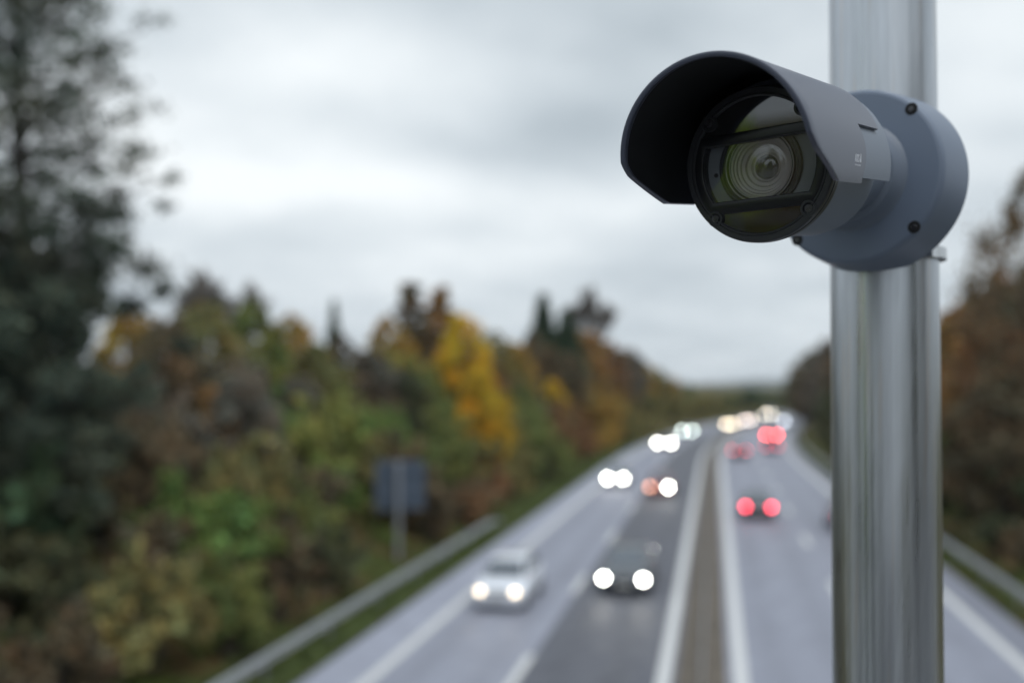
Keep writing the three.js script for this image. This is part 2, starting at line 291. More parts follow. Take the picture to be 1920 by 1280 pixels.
// leaves and leaf sprays: small faces spread through clumps; every leaf has its own tint
function leafCloud(R, clumps, size, elong = 1.5) {
  const p = [], col = [], ix = [], q = new THREE.Quaternion(), a = V(), b = V(), e = new THREE.Euler();
  for (const [cx, cy, cz, rx, ry, rz, n, tint = 1] of clumps) { const hue = (R() - .5) * .3; for (let i = 0; i < n; i++) {
    const u = R() * 2 - 1, t = R() * 6.2832, r = .62 * Math.sqrt(-2 * Math.log(1 - .93 * R())) * (.5 + .5 * R()), s = Math.sqrt(1 - u * u);
    const x = cx + rx * r * s * Math.cos(t), y = cy + ry * r * u, z = cz + rz * r * s * Math.sin(t), k = size * (.55 + .9 * R());
    e.set(R() * 6.3, R() * 6.3, R() * 6.3); q.setFromEuler(e); a.set(k, 0, 0).applyQuaternion(q); b.set(0, k * elong, 0).applyQuaternion(q);
    const o = p.length / 3; p.push(x - b.x, y - b.y, z - b.z, x + a.x, y + a.y, z + a.z, x + b.x, y + b.y, z + b.z, x - a.x, y - a.y, z - a.z); ix.push(o, o + 1, o + 2, o, o + 2, o + 3);
    const v = tint * (.6 + .8 * R()), h = (R() - .5) * .3 + hue; for (let m = 0; m < 4; m++) col.push(v * (1 + h), v, v * (1 - h * .5));
  } }
  const g = geoFrom(p, ix); g.setAttribute('color', new THREE.Float32BufferAttribute(col, 3)); return g;
}
function limb(a, b, r0, r1, seg = 5) { // tapered limb between two points
  const d = V().subVectors(b, a), g = new THREE.CylinderGeometry(r1, r0, d.length(), seg, 1).translate(0, d.length() / 2, 0);
  g.applyQuaternion(new THREE.Quaternion().setFromUnitVectors(V(0, 1, 0), d.clone().normalize())); return g.translate(a.x, a.y, a.z);
}
// a tree of height 1 and radius about r: trunk with limbs, and clumps at the limb ends
function treeShape(seed, { r = .34, base = .2, limbs = 46, leaves = 8200, size = .0125, shape = (t) => Math.sin(Math.PI * Math.pow(t, .75)) ** .7, clump = .36 }) {
  const R = rng(seed), parts = [limb(V(0, 0, 0), V(.01, .55, 0), .026, .015, 7), limb(V(.01, .55, 0), V(0, .95, .01), .015, .004, 6)], clumps = [];
  for (let i = 0; i < limbs; i++) {
    const t = (i + R()) / limbs, y = lerp(base, .97, t), rr = r * shape(t), a = i * 2.399 + R() * .8, k = rr * (.55 + .5 * R());
    const end = V(Math.cos(a) * k, y, Math.sin(a) * k), from = V(0, Math.max(.04, y - k * .75 - .03), 0);
    parts.push(limb(from, end, .009 * (1.1 - t * .6), .002, 4));
    const cr = Math.max(.035, rr * clump) * (.75 + .5 * R());
    clumps.push([end.x, end.y, end.z, cr, cr * .8, cr, Math.round(leaves / limbs), .8 + .4 * R()]);
  }
  return { wood: mergeGeometries(parts), crown: leafCloud(R, clumps, size) };
}
function twigShape(seed, spread = .3) { // a leafless crown: limbs that fork into fine twigs
  const R = rng(seed), wood = [], fine = [];
  const grow = (a, d, len, r, depth) => {
    const b = a.clone().addScaledVector(d, len); r = Math.max(r, .0058); (depth > 2 ? fine : wood).push(limb(a, b, r, r * .6, depth > 1 ? 3 : 5));
    if (depth >= 5) return; const n = depth === 0 ? 6 : depth < 3 ? 4 : 3;
    for (let i = 0; i < n; i++) { const e = d.clone().add(V((R() - .5), R() * .35, (R() - .5)).multiplyScalar(spread * 3.4)).normalize(); grow(a.clone().addScaledVector(d, len * (.55 + .45 * R())), e, len * (.58 + .2 * R()), r * .6, depth + 1); }
  };
  grow(V(0, 0, 0), V(0, 1, 0), .34, .02, 0);
  return { wood: mergeGeometries(wood), crown: mergeGeometries(fine) };
}
function spruceShape(seed) {
  const R = rng(seed), parts = [limb(V(0, 0, 0), V(0, 1, 0), .02, .002, 6)], clumps = [];
  for (let t = .06; t < 1; t += .035) { const rr = .2 * (1 - t) + .008, n = Math.max(3, Math.round(9 * (1 - t) + 2)); for (let i = 0; i < n; i++) { const a = i / n * 6.283 + t * 40, k = rr * (.8 + .35 * R()); parts.push(limb(V(0, t + .01, 0), V(Math.cos(a) * k, t - .03, Math.sin(a) * k), .004, .001, 3)); for (const f of [.35, .65, .95]) clumps.push([Math.cos(a) * k * f, t - .03 * f, Math.sin(a) * k * f, rr * .22 + .006, .012, rr * .22 + .006, 14, .8 + .4 * R()]); } }
  return { wood: mergeGeometries(parts), crown: leafCloud(R, clumps, .011, 2.4) };
}
function shrubShape(seed, n = 2800, size = .044) { // radius 1, height about 1.6: arching stems, each with sprays of leaves along it
  const R = rng(seed), parts = [], clumps = [], M = 26;
  for (let i = 0; i < M; i++) {
    const a = i * 2.399 + R() * .5, k = .2 + .85 * R(), y = (.5 + 1.15 * R()) * (1.2 - k * .5), q = V(Math.cos(a) * .07, 0, Math.sin(a) * .07), m = V(Math.cos(a) * k * .45, y * .75, Math.sin(a) * k * .45), e = V(Math.cos(a) * k, y * (.78 + .25 * R()), Math.sin(a) * k);
    parts.push(limb(q, m, .02, .011, 4), limb(m, e, .011, .003, 3));
    for (const f of [.25, .6, 1]) { const c = m.clone().lerp(e, f), w = .13 + .12 * R(); clumps.push([c.x, c.y, c.z, w, w * 1.15, w, Math.round(n / M / 3), .65 + .7 * R()]); }
  }
  return { wood: mergeGeometries(parts), crown: leafCloud(R, clumps, size) };
}
const SH = {
  round: [treeShape(1, {}), treeShape(2, { r: .38, base: .12 }), treeShape(3, { r: .3, limbs: 50, base: .15 })],
  tall: [treeShape(5, { r: .16, base: .1, limbs: 34, size: .012, clump: .6, shape: (t) => (1 - t) ** .75 + .06 }), treeShape(6, { r: .2, base: .06, limbs: 34, size: .013, clump: .55, shape: (t) => (1.02 - t) ** .6 })],
  full: [treeShape(8, { r: .32, base: .05, limbs: 64, leaves: 11000, size: .0128, shape: (t) => Math.sin(Math.PI * Math.pow(t * .93 + .05, .8)) ** .55 })],
  sparse: [treeShape(9, { r: .36, base: .25, limbs: 40, leaves: 5200, size: .0078, clump: .36 })],
  spruce: [spruceShape(21), spruceShape(22)], twigs: [twigShape(31), twigShape(32, .24)],
  shrub: [shrubShape(41), shrubShape(42), shrubShape(43, 2300, .052), shrubShape(44, 3200, .038)],
};
const leafMats = {};
const leaf = (key) => leafMats[key] ??= (() => { const [r, g, b] = COL[key]; return mat(r * 1.25, g * 1.25, b * 1.3, .95, { vertexColors: true, transmission: .35, specularIntensity: .4 }); })();
const COL = {
  olive: [.215, .195, .075], oliveGreen: [.165, .19, .06], brown: [.15, .115, .065], greyBrown: [.165, .145, .11], orange: [.29, .17, .06], rust: [.22, .125, .06], ochre: [.36, .24, .06], yellow: [.55, .37, .035], yellowGreen: [.25, .265, .075], green: [.15, .225, .06], darkGreen: [.06, .095, .045], greyGreen: [.085, .108, .075], spruce: [.05, .085, .045], twig: [.14, .12, .11], deep: [.085, .092, .045], lime: [.52, .62, .06],
};
const COLOURWORD = { olive: 'olive', oliveGreen: 'olive green', brown: 'brown', greyBrown: 'grey brown', orange: 'orange', rust: 'rust orange', ochre: 'ochre', yellow: 'bright yellow', yellowGreen: 'yellow green', green: 'fresh green', darkGreen: 'dark green', greyGreen: 'grey green', spruce: 'dark', twig: 'bare', deep: 'deep green', lime: 'lime' };
let plantSeed = 500;
// things whose descriptions agree are told apart by their order
function order(list, way) {
  const by = new Map(), nth = ['', 'second ', 'third ', 'fourth ', 'fifth ', 'sixth ', 'seventh ', 'eighth ', 'ninth ', 'tenth ', 'eleventh ', 'twelfth ', 'thirteenth ', 'fourteenth ', 'fifteenth ', 'sixteenth ', 'seventeenth ', 'eighteenth ', 'nineteenth ', 'twentieth '];
  for (const [k, o] of list) by.set(o.userData.label, [...(by.get(o.userData.label) ?? []), [k, o]]);
  for (const same of by.values()) if (same.length > 1) same.sort((a, b) => a[0] - b[0]).forEach(([, o], i) => { o.userData.label += ', ' + (nth[i] ?? 'farther ') + way + (i < 1 ? ' of its kind' : ''); });
}
function plant(name, kind, colour, x, z, height, width, label, category, group, variant) {
  const R = rng(plantSeed++), set = SH[kind], s = set[(variant ?? plantSeed) % set.length];
  const g = thing(name, label, category, V(x, groundAt(x, z) - .08, -z), R() * 6.28, group);
  g.scale.set(width, height, width);
  mesh(kind === 'shrub' ? 'stems' : 'trunk', s.wood, kind === 'twigs' ? barkPale : kind === 'spruce' ? barkDark : bark, g);
  mesh(kind === 'shrub' ? 'foliage' : 'crown', s.crown, kind === 'twigs' ? barkPale : leaf(colour), g);
  return g;
}
// px, distance, top py, width factor, kind, colour, label
const TREES = [
  [312, 38, 590, .8, 'full', 'brown', 'brown tree standing just right of the big dark tree'],
  [238, 42, 575, .9, 'full', 'ochre', 'ochre tree half hidden behind the right side of the big dark tree'],
  [385, 44, 565, 1.0, 'full', 'olive', 'olive tree right of the brown tree, under bare twigs'],
  [470, 50, 562, 1.0, 'round', 'oliveGreen', 'tall olive green tree in the left row, below the sky'],
  [545, 56, 585, .9, 'round', 'ochre', 'ochre topped tree in the left row behind olive trees'],
  [590, 50, 640, 1.1, 'full', 'olive', 'lower olive tree in front of the ochre topped tree'],
  [385, 62, 480, 1.0, 'twigs', 'twig', 'bare grey tree rising above the left olive trees'],
  [455, 66, 505, .9, 'twigs', 'twig', 'smaller bare grey tree right of the first bare one'],
  [640, 62, 625, 1.0, 'round', 'greyBrown', 'grey brown thin leaved tree left of the ochre pair'],
  [625, 84, 560, .8, 'spruce', 'spruce', 'dark spruce tip seen far behind the left row'],
  [690, 60, 655, 1.3, 'full', 'greyBrown', 'wide grey brown tree above the road sign'],
  [560, 46, 700, 1.2, 'full', 'greyBrown', 'wide low grey brown tree in the middle of the left bank'],
  [450, 38, 700, 1.2, 'full', 'greyBrown', 'dull brown grey tree low on the left bank behind green shrubs'],
  [760, 62, 690, 1.2, 'full', 'deep', 'dark rounded tree left of the bright yellow tree'],
  [725, 78, 592, 1.0, 'round', 'ochre', 'ochre olive tree left of the pointed brown pair'],
  [770, 84, 528, 1.5, 'tall', 'brown', 'left of two pointed brown trees on the skyline'],
  [823, 90, 535, 1.4, 'tall', 'orange', 'right of two pointed orange brown trees on the skyline'],
  [868, 72, 588, .8, 'full', 'yellow', 'bright yellow tree at the middle of the left bank'],
  [903, 62, 688, .8, 'full', 'yellow', 'lower bright yellow tree leaning to the road'],
  [925, 96, 618, .9, 'round', 'olive', 'olive brown tree right behind the yellow tree'],
  [965, 98, 640, .9, 'full', 'ochre', 'ochre tree right of the yellow trees'],
  [1000, 108, 622, .9, 'round', 'brown', 'brown tree below the dark spruces'],
  [1018, 118, 548, 1.5, 'spruce', 'spruce', 'tall dark green spruce on the left skyline'],
  [1062, 122, 578, 1.6, 'spruce', 'spruce', 'shorter dark green spruce right of the tall spruce'],
  [1035, 100, 712, .9, 'full', 'yellow', 'small golden yellow tree near the road edge'],
  [1065, 112, 660, .9, 'full', 'brown', 'brown tree in front of the shorter spruce'],
  [1108, 150, 520, .9, 'twigs', 'twig', 'tall bare grey tree alone on the right of the left skyline'],
  [1100, 128, 620, .9, 'full', 'orange', 'orange brown tree under the tall bare tree'],
  [1140, 140, 640, 1.0, 'full', 'rust', 'rust brown tree right of the tall bare tree'],
  [1175, 160, 652, 1.1, 'full', 'greyBrown', 'grey brown tree on the falling slope of the left skyline'],
  [1205, 175, 676, 1.0, 'full', 'ochre', 'ochre tree low on the falling slope of the left skyline'],
  [1235, 195, 690, 1.0, 'full', 'olive', 'olive tree before the end of the left row'],
  [1262, 215, 706, 1.1, 'full', 'ochre', 'ochre tree near the end of the left row'],
  [1290, 240, 718, 1.2, 'full', 'oliveGreen', 'olive green tree at the end of the left row'],
  [1505, 225, 690, 1.2, 'full', 'deep', 'deep green tree at the far end of the right row'],
  [1528, 190, 655, 1.1, 'full', 'brown', 'brown tree far along the right row, left of the pole'],
  [1556, 165, 636, 1.1, 'full', 'greyBrown', 'grey brown tree in the right row beside the pole edge'],
  [1600, 140, 622, 1.1, 'full', 'brown', 'brown tree in the right row behind the pole'],
  [1665, 110, 610, 1.1, 'full', 'olive', 'olive tree in the right row behind the pole'],
  [1735, 84, 602, 1.1, 'full', 'brown', 'brown tree in the right row at the pole edge'],
  [1792, 66, 582, 1.0, 'full', 'rust', 'rust tree just right of the pole'],
  [1850, 58, 540, 1.0, 'full', 'orange', 'orange brown tree right of the pole, below the sky'],
  [1905, 50, 500, .9, 'full', 'rust', 'dark rust tree at the right edge of the view'],
  [1946, 46, 310, .62, 'sparse', 'brown', 'tall thin leaved brown tree at the right edge'],
  [1990, 52, 520, 1.0, 'full', 'olive', 'olive tree just beyond the right edge of the view'],
  [2080, 46, 470, 1.0, 'full', 'brown', 'brown tree beyond the right edge, above the guard rail'],
  [2190, 42, 440, 1.0, 'full', 'orange', 'orange brown tree beyond the right edge, nearest the bridge'],
  [1880, 44, 690, 1.2, 'full', 'brown', 'low brown tree on the right bank below the rust trees'],
];
for (const [px, z, py, w, kind, colour, label] of TREES) {
  const x = across(px, z), h = heightAt(py, z) - groundAt(x, z);
  plant('tree', kind, colour, x, z, h * (kind === 'twigs' ? 1.0 : 1.02), h * w * (kind === 'spruce' ? 1 : .98), label, 'tree', kind === 'twigs' || kind === 'spruce' ? undefined : px < 1400 ? 'trees along the left bank' : 'trees along the right bank');
}
{ // the far row that closes the bend
  const R = rng(77), made = [], kinds = ['oliveGreen', 'olive', 'ochre', 'deep', 'greyBrown'];
  for (let i = 0; i < 26; i++) {
    const px = 1290 + i * 8.6 + R() * 5, z = 330 + R() * 90, x = across(px, z), col = px > 1470 ? 'deep' : kinds[Math.floor(R() * 5)], h = heightAt(738 - 6 * R() + (px > 1480 ? -12 : 0), z) - groundAt(x, z);
    if (h > 2) made.push([px, plant('tree', 'full', col, x, z, h, h * 1.5, COLOURWORD[col] + ' tree in the distant row closing the bend', 'tree', 'distant ' + COLOURWORD[col] + ' trees closing the bend')]);
  }
  order(made, 'from the left');
}
// shrubs on the two banks: colour follows what grows there
const SPOTS = [[60, 1150, 'deep'], [60, 1240, 'brown'], [60, 900, 'darkGreen'], [90, 760, 'greyGreen'], [180, 1200, 'brown'], [150, 1050, 'deep'], [240, 1080, 'brown'], [300, 1160, 'deep'], [330, 1000, 'green'], [390, 1010, 'green'], [400, 1120, 'brown'], [300, 930, 'brown'], [380, 870, 'yellowGreen'], [405, 845, 'orange'], [500, 860, 'olive'], [480, 960, 'olive'], [560, 940, 'oliveGreen'], [530, 850, 'green'], [620, 830, 'yellowGreen'], [650, 870, 'green'], [560, 1040, 'brown'], [640, 1020, 'deep'], [470, 1130, 'oliveGreen'], [700, 1020, 'olive'], [800, 930, 'brown'], [830, 880, 'oliveGreen'], [870, 930, 'rust'], [950, 860, 'olive'], [1000, 840, 'oliveGreen'], [1050, 810, 'rust'], [1120, 790, 'ochre'], [1200, 775, 'olive'], [330, 780, 'greyBrown'], [450, 780, 'greyBrown'], [250, 700, 'brown'], [1800, 950, 'deep'], [1850, 900, 'darkGreen'], [1900, 1000, 'deep'], [1840, 780, 'brown'], [1890, 700, 'rust'], [1540, 800, 'deep'], [1500, 770, 'darkGreen'], [1780, 850, 'green']];
{
  const R = rng(901), made = [];
  const put = (c, z, rad) => {
    const x = roadX(c, z), y = groundAt(x, z) + rad * .8, px = 960 + FPX * x / z, py = 725 + FPX * (EYE - y) / z;
    let best = 1e9, col = 'brown'; for (const [sx, sy, k] of SPOTS) { const d = (sx - px) ** 2 + ((sy - py) * 1.2) ** 2; if (d * (.8 + .4 * R()) < best) { best = d; col = k; } }
    if (R() < .14) col = ['brown', 'deep', 'olive'][Math.floor(R() * 3)];
    const side = c < 0 ? 'left' : 'right', far = z > 75 ? 'far' : z > 40 ? 'middle' : 'near', row = Math.abs(c) < 15 ? 'foot' : Math.abs(c) < 20 ? 'slope' : 'top';
    made.push([z, plant('shrub', 'shrub', col, x, z, rad * (.85 + .5 * R()), rad, `${rad > 1.75 ? 'large' : 'small'} ${COLOURWORD[col]} shrub at the ${row} of the ${far} ${side} bank`, 'shrub', `${COLOURWORD[col]} shrubs on the ${far} ${side} bank`)]);
  };
  for (let z = 15; z < 150; z += 2.0 + z * .02) for (let c = -13.2; c > -25; c -= 1.9 + z * .012) { const cc = c + (R() - .5) * 1.4, zz = z + (R() - .5) * 2.2; const sx = 960 + FPX * roadX(cc, zz) / zz; if (!(zz > 27 && zz < 40.3 && cc > -15 && sx > 680 && sx < 815)) put(cc, zz, (1.2 + R() * .9) * (1 + z * .004) * (cc > -14.3 ? .7 : 1)); }
  for (let z = 150; z < 330; z += 9) put(-14.5 - R() * 2, z, 2 + R());
  for (let z = 26; z < 120; z += 4 + z * .03) for (let c = 12.4; c < 20; c += 2.8) put(c + (R() - .5), z + (R() - .5) * 2, (1.3 + R() * .8) * (c < 13 ? .75 : 1));
  for (let z = 120; z < 300; z += 9) put(13.2 + R() * 2, z, 2 + R());
  order(made, 'nearest');
}
{ // the big dark tree at the left edge: a stout trunk, rising limbs and many separate sprays of leaves
  const R = rng(1203), z = 25, x = across(30, z), y = groundAt(x, z), parts = [], clumps = [], low = [];
  const g = thing('tree', 'big dark green tree filling the left edge, sky showing through its crown', 'tree', V(x, y - .1, -z));
  const Ht = 21; parts.push(limb(V(0, 0, 0), V(.3, 7, .2), .36, .24, 9), limb(V(.3, 7, .2), V(-.2, 13, 0), .24, .12, 8), limb(V(-.2, 13, 0), V(.1, Ht, 0), .12, .02, 6));
  const N = 96;
  for (let i = 0; i < N; i++) {
    const t = (i + .5) / N, yy = lerp(1.8, Ht, t), reach = (t < .3 ? 3.3 : t < .5 ? 4.2 : Math.max(.7, 4.1 - 9 * (t - .5))) * (.42 + .6 * R()), a = i * 2.399 + R();
    const end = V(Math.cos(a) * reach, yy + .7, Math.sin(a) * reach), from = V(0, Math.max(.8, yy - reach * .4), 0); parts.push(limb(from, end, .07 * (1.1 - t * .7), .012, 5));
    const m = 9;
    for (let k = 0; k < m; k++) {
      const f = .3 + .78 * R(), tip = from.clone().lerp(end, f).add(V((R() - .5) * 1.9, (R() - .55) * 1.5, (R() - .5) * 1.9)); parts.push(limb(from.clone().lerp(end, f * .85), tip, .016, .005, 3));
      const cr = .4 + .45 * R(); (t < .30 ? low : clumps).push([tip.x, tip.y, tip.z, cr, cr * .7, cr, Math.round((t < .30 ? 150 : t < .42 ? 85 : 36) * cr / .5), .65 + .7 * R()]);
    }
  }
  mesh('trunk', mergeGeometries(parts), barkDark, g);
  mesh('crown', leafCloud(R, clumps, .048, 1.7), mat(.10, .118, .085, .9, { vertexColors: true, transmission: .35, specularIntensity: .4 }), g);
  mesh('lower_crown', leafCloud(R, low, .055, 1.9), leaf('greyGreen'), g);
}
// trees on the other side of the bridge; mirrored by pole and glass, the lime one added only for its reflection
for (const [x, z, h, col, label] of [[16, -18, 13, 'deep', 'deep green tree behind the bridge, right of the road'], [24, -9, 14, 'brown', 'brown tree beside the right end of the bridge'], [30, -30, 15, 'olive', 'olive tree behind the bridge on the right bank'], [-24, -26, 14, 'oliveGreen', 'olive green tree behind the bridge on the left bank'], [-46, -10, 12, 'greyBrown', 'grey brown tree beside the left end of the bridge'], [-22.7, -9.35, 8.6, 'lime', 'lime tree behind the left end of the bridge, added for its reflection'], [-18.0, -14.9, 8.4, 'deep', 'deep green tree right of the lime tree behind the bridge'], [-18, -44, 14, 'brown', 'brown tree far behind the bridge']]) {
  plant('tree', 'full', col, x, z, h, h * 1.05, label, 'tree');
}
{ // rough grass along the verges
  const R = rng(333), blade = []; for (let k = 0; k < 5; k++) { const a = R() * 6.28, l = .18 + .16 * R(), w = .012; blade.push(-w * Math.sin(a), 0, w * Math.cos(a), w * Math.sin(a), 0, -w * Math.cos(a), .1 * Math.cos(a + R()), l, .1 * Math.sin(a + R())); }
  const bg = geoFrom(blade), N = 26000, im = new THREE.InstancedMesh(bg, mat(1, 1, 1, .9, { transmission: .2, side: THREE.DoubleSide }), N), d = new THREE.Object3D(), c = new THREE.Color();
  for (let i = 0; i < N; i++) {
    const z = 14 + 120 * R() ** 1.6, q = R(), cc = q < .62 ? -10.75 - 1.9 * R() : q < .8 ? 9.7 + 1.8 * R() : -12.4 - 8 * R(), x = roadX(cc, z);
    d.position.set(x, groundAt(x, z) - .01, -z); d.rotation.set(0, R() * 6.28, 0); const s = .7 + .9 * R(); d.scale.set(s * 1.6, s * .75, s * 1.6); d.updateMatrix(); im.setMatrixAt(i, d.matrix);
    const b = .75 + .5 * R(); c.setRGB(.10 * b, (.125 + .03 * R()) * b, .035 * b); im.setColorAt(i, c);
  }
  im.name = 'grass'; im.userData.kind = 'stuff'; im.userData.label = 'short green grass along the road verges'; im.userData.category = 'grass'; scene.add(im);
}

// ------------------------------------------------------------------ the bridge the view is taken from (below and behind the lens)
{
  const conc = mat(.3, .3, .29, .85, { map: tex(256, 256, (u, v) => .85 + .12 * tile(u, v, 7, 61) + .1 * tile(u, v, 40, 62), false, [.25, .25]) });
  const g = thing('bridge', 'concrete road bridge below and behind the viewpoint', 'bridge');
  const T = 5.9;
  mesh('deck', box(64, .35, 7.4, 0, T - .175, 2.1), conc, g);
  mesh('roadway', box(64, .06, 6.3, 0, T + .031, 2.35), mat(.06, .062, .068, .8), g);
  for (const z of [-.9, 2.1, 5.1]) mesh('girder', box(64, .75, .5, 0, T - .726, z), conc, g);
  mesh('kerb', box(64, .14, .5, 0, T + .07, -1.33), conc, g);
  for (const x of [-15.5, 15.5]) mesh('pier', box(.9, T - 1.1, 5.6, x, (T - 1.1) / 2 - .3, 2.1), conc, g);
  for (const [zz, name] of [[-.62, ''], [5.6, '']]) {
    const r = thing('railing', zz < 0 ? 'grey steel railing along the front edge of the bridge' : 'grey steel railing along the rear edge of the bridge', 'railing');
    for (let x = -31; x <= 31; x += 2) mesh('post', box(.06, 1.0, .06, x, T + .5, zz), zincPost, r);
    for (const y of [.35, .68, 1.02]) mesh('rail', new THREE.CylinderGeometry(.028, .028, 63, 10).rotateZ(Math.PI / 2).translate(0, T + y, zz), zincPost, r);
  }
}

// ------------------------------------------------------------------ the pole and the security camera on it
function frame(az, tilt, at) { // looks towards the viewer's left (az) and down (tilt): x right, y up, z forward
  const a = THREE.MathUtils.degToRad(az), t = THREE.MathUtils.degToRad(tilt);
  const r = V(Math.cos(a), 0, Math.sin(a)), u = V(-Math.sin(a) * Math.sin(t), Math.cos(t), Math.cos(a) * Math.sin(t)), n = V(-Math.sin(a) * Math.cos(t), -Math.sin(t), Math.cos(a) * Math.cos(t));
  return new THREE.Matrix4().makeBasis(r, u, n).setPosition(at);
}
const FRONT = frame(37, 8, V(.20919, 7.68855, -.79184)), PLATE = frame(42, .5, V(.3619, 7.7228, -.9902));
const toPlate = PLATE.clone().invert(), INNER = toPlate.clone().multiply(FRONT);       // camera head, in the mounting plate's axes
const POLE = V(.4280, 7.73, -1.0707);
{
  const streak = tex(1024, 1024, (u, v) => { const a = .5 * tile(u, .2, 60, 71) + .5 * tile(u, v * 1, 16, 72) * .5 + .5 * tile(u, .7, 210, 73); return clamp(.5 + .30 * a + .22 * tile(u, v, 22, 74), 0, 1); });
  const rough = tex(512, 512, (u, v) => .37 + .07 * tile(u, .2, 60, 71) + .06 * tile(u, v, 14, 75) + .03 * tile(u, v, 60, 76));
  const colour = tex(1024, 1024, (u, v) => {
    const m = 1 + .055 * tile(u, .2, 60, 71) + .07 * tile(u, v, 12, 74) + .03 * tile(u, v, 70, 77) + .05 * tile(u, .4, 150, 73);
    const rust = .10 * smooth(tile(u, v * .35, 34, 78), .35, .8);                       // faint brown run marks
    return [.54 * m * (1 + .4 * rust), .565 * m * (1 - .2 * rust), .60 * m * (1 - .7 * rust)];
  });
  const steel = new THREE.MeshPhysicalMaterial({ metalness: 1, roughness: 1, map: colour, roughnessMap: rough, bumpMap: streak, bumpScale: .00003 });
  const g = thing('pole', 'round brushed steel pole carrying the security camera', 'pole', V(POLE.x - .0205, 5.9, POLE.z));
  g.rotation.z = -.0105;
  const hgt = 4.1, r = .0580;
  mesh('tube', new THREE.CylinderGeometry(r, r * 1.008, hgt, 96, 1, true).translate(0, hgt / 2, 0), steel, g);
  mesh('cap', new THREE.SphereGeometry(r * 1.02, 40, 12, 0, 7, 0, 1.57).scale(1, .35, 1).translate(0, hgt, 0), steel, g);
  mesh('foot_plate', new THREE.CylinderGeometry(.13, .13, .018, 32).translate(0, .012, 0), steel, g);
  for (let k = 0; k < 4; k++) mesh('bolt', new THREE.CylinderGeometry(.013, .013, .03, 6).translate(Math.cos(k * 1.571 + .78) * .1, .03, Math.sin(k * 1.571 + .78) * .1), zincPost, g);
}
{
  const housing = mat(.155, .185, .235, .46), plateMat = mat(.148, .184, .25, .42), shieldMat = mat(.074, .083, .118, .34), black = mat(.006, .006, .007, .5), bezelMat = mat(.03, .032, .037, .36), gloss = mat(.003, .0035, .005, .025, { ior: 2.15 });
  const screwMat = mat(.13, .13, .14, .28, { metalness: .9 }), hole = mat(.006, .006, .007, .8), innerGrey = mat(.2, .22, .24, .6), steelBright = mat(.6, .61, .62, .3, { metalness: 1 });
  const g = new THREE.Group(); g.name = numbered('security_camera'); scene.add(g);
  PLATE.decompose(g.position, g.quaternion, g.scale);
  tag(g, 'dark grey bullet security camera with sun shield and round mount on the steel pole', 'security camera');
  const lathe = (pts, seg = 96) => new THREE.LatheGeometry(pts.map(([x, y]) => new THREE.Vector2(x, y)), seg).rotateX(Math.PI / 2);  // radius, forward
  const creased = (q, a = .5) => toCreasedNormals((q.index ? q.toNonIndexed() : q).scale(1000, 1000, 1000), a).scale(.001, .001, .001);   // the addon joins points nearer than a hundredth of a unit
  const head = (name, geo, m, parent) => { geo.applyMatrix4(INNER); return mesh(name, geo, m, parent ?? g); };
  // mounting plate: a thick disc with a rolled edge
  const T = .074, RP = .0962;
  const plate = mesh('mount_plate', creased(lathe([[0, 0], [.05, 0], [RP - .0085, 0], [RP - .0078, -.0001], [RP - .0052, -.0016], [RP - .0036, -.0042], [RP - .0030, -.007], [RP - .0024, -.010], [RP + .003, -T + .014], [RP + .001, -T + .008], [RP - .003, -T + .003], [RP - .010, -T], [0, -T]], 128), .42), plateMat, g);
  const screwHead = (r) => { const q = [new THREE.CylinderGeometry(r, r, .002, 20).rotateX(Math.PI / 2).toNonIndexed(), new THREE.TorusGeometry(r * .8, r * .16, 6, 20).translate(0, 0, .001).toNonIndexed()]; for (let k = 0; k < 3; k++) q.push(box(r * 1.1, r * .22, .0012, 0, 0, .0012).rotateZ(k * Math.PI / 3).toNonIndexed()); return mergeGeometries(q); };
  for (const [sx, sy] of [[1, 1], [1, -1], [-1, -1], [-1, 1]]) {
    mesh('screw_hole', lathe([[.0064, .00005], [.0060, .0003], [.0056, .0002], [.0054, .00015], [0, .00015]], 32)  .translate(sx * .0628, sy * .0607, 0), hole, plate);
    mesh('screw', screwHead(.0027).translate(sx * .0628, sy * .0607, -.0003), screwMat, plate);
  }
  // strap that ties the mount to the pole
  const PB = .104;
  for (const y of [-.076, .05]) { const s = mesh('strap', new THREE.CylinderGeometry(.0592, .0592, .012, 48, 1, true).translate(0, y, -PB), steelBright, g); mesh('buckle', new THREE.BoxGeometry(.010, .014, .02).translate(.052, y, -PB + .022), steelBright, s); }
  // arm between plate and body
  const back = V(0, 0, -.12).applyMatrix4(INNER), arm = new THREE.CatmullRomCurve3([V(.0, .0, -.004), V(.001, .001, .03), back.clone().lerp(V(.001, .001, .03), .35), back]);
  mesh('arm', new THREE.TubeGeometry(arm, 24, .044, 48), housing, g);
  mesh('arm_collar', creased(lathe([[.042, .020], [.050, .018], [.0525, .010], [.055, .003], [.059, -.001], [.03, -.001]], 64), .7), housing, g);
  // housing: cylinder with a rounded tail
  const hb = head('housing', creased(lathe([[.030, -.134], [.050, -.134], [.0565, -.1335], [.0595, -.132], [.0608, -.1295], [.0612, -.125], [.0612, -.022], [.0640, -.020], [.0640, -.0165]], 96), .5), housing);
  // shoulder block that carries the shield on both sides and on top
  const arc = (r0, r1, a0, a1, z0, z1) => { const s = new THREE.Shape(); s.absarc(0, 0, r1, a0, a1, false); s.absarc(0, 0, r0, a1, a0, true); return new THREE.ExtrudeGeometry(s, { depth: z1 - z0 - .002, bevelEnabled: true, bevelSize: .0012, bevelThickness: .001, bevelSegments: 2, curveSegments: 48 }).translate(0, 0, z0 + .001); };
  head('shield_bracket', arc(.056, .0758, -.24, Math.PI + .24, -.122, -.040), housing, hb);
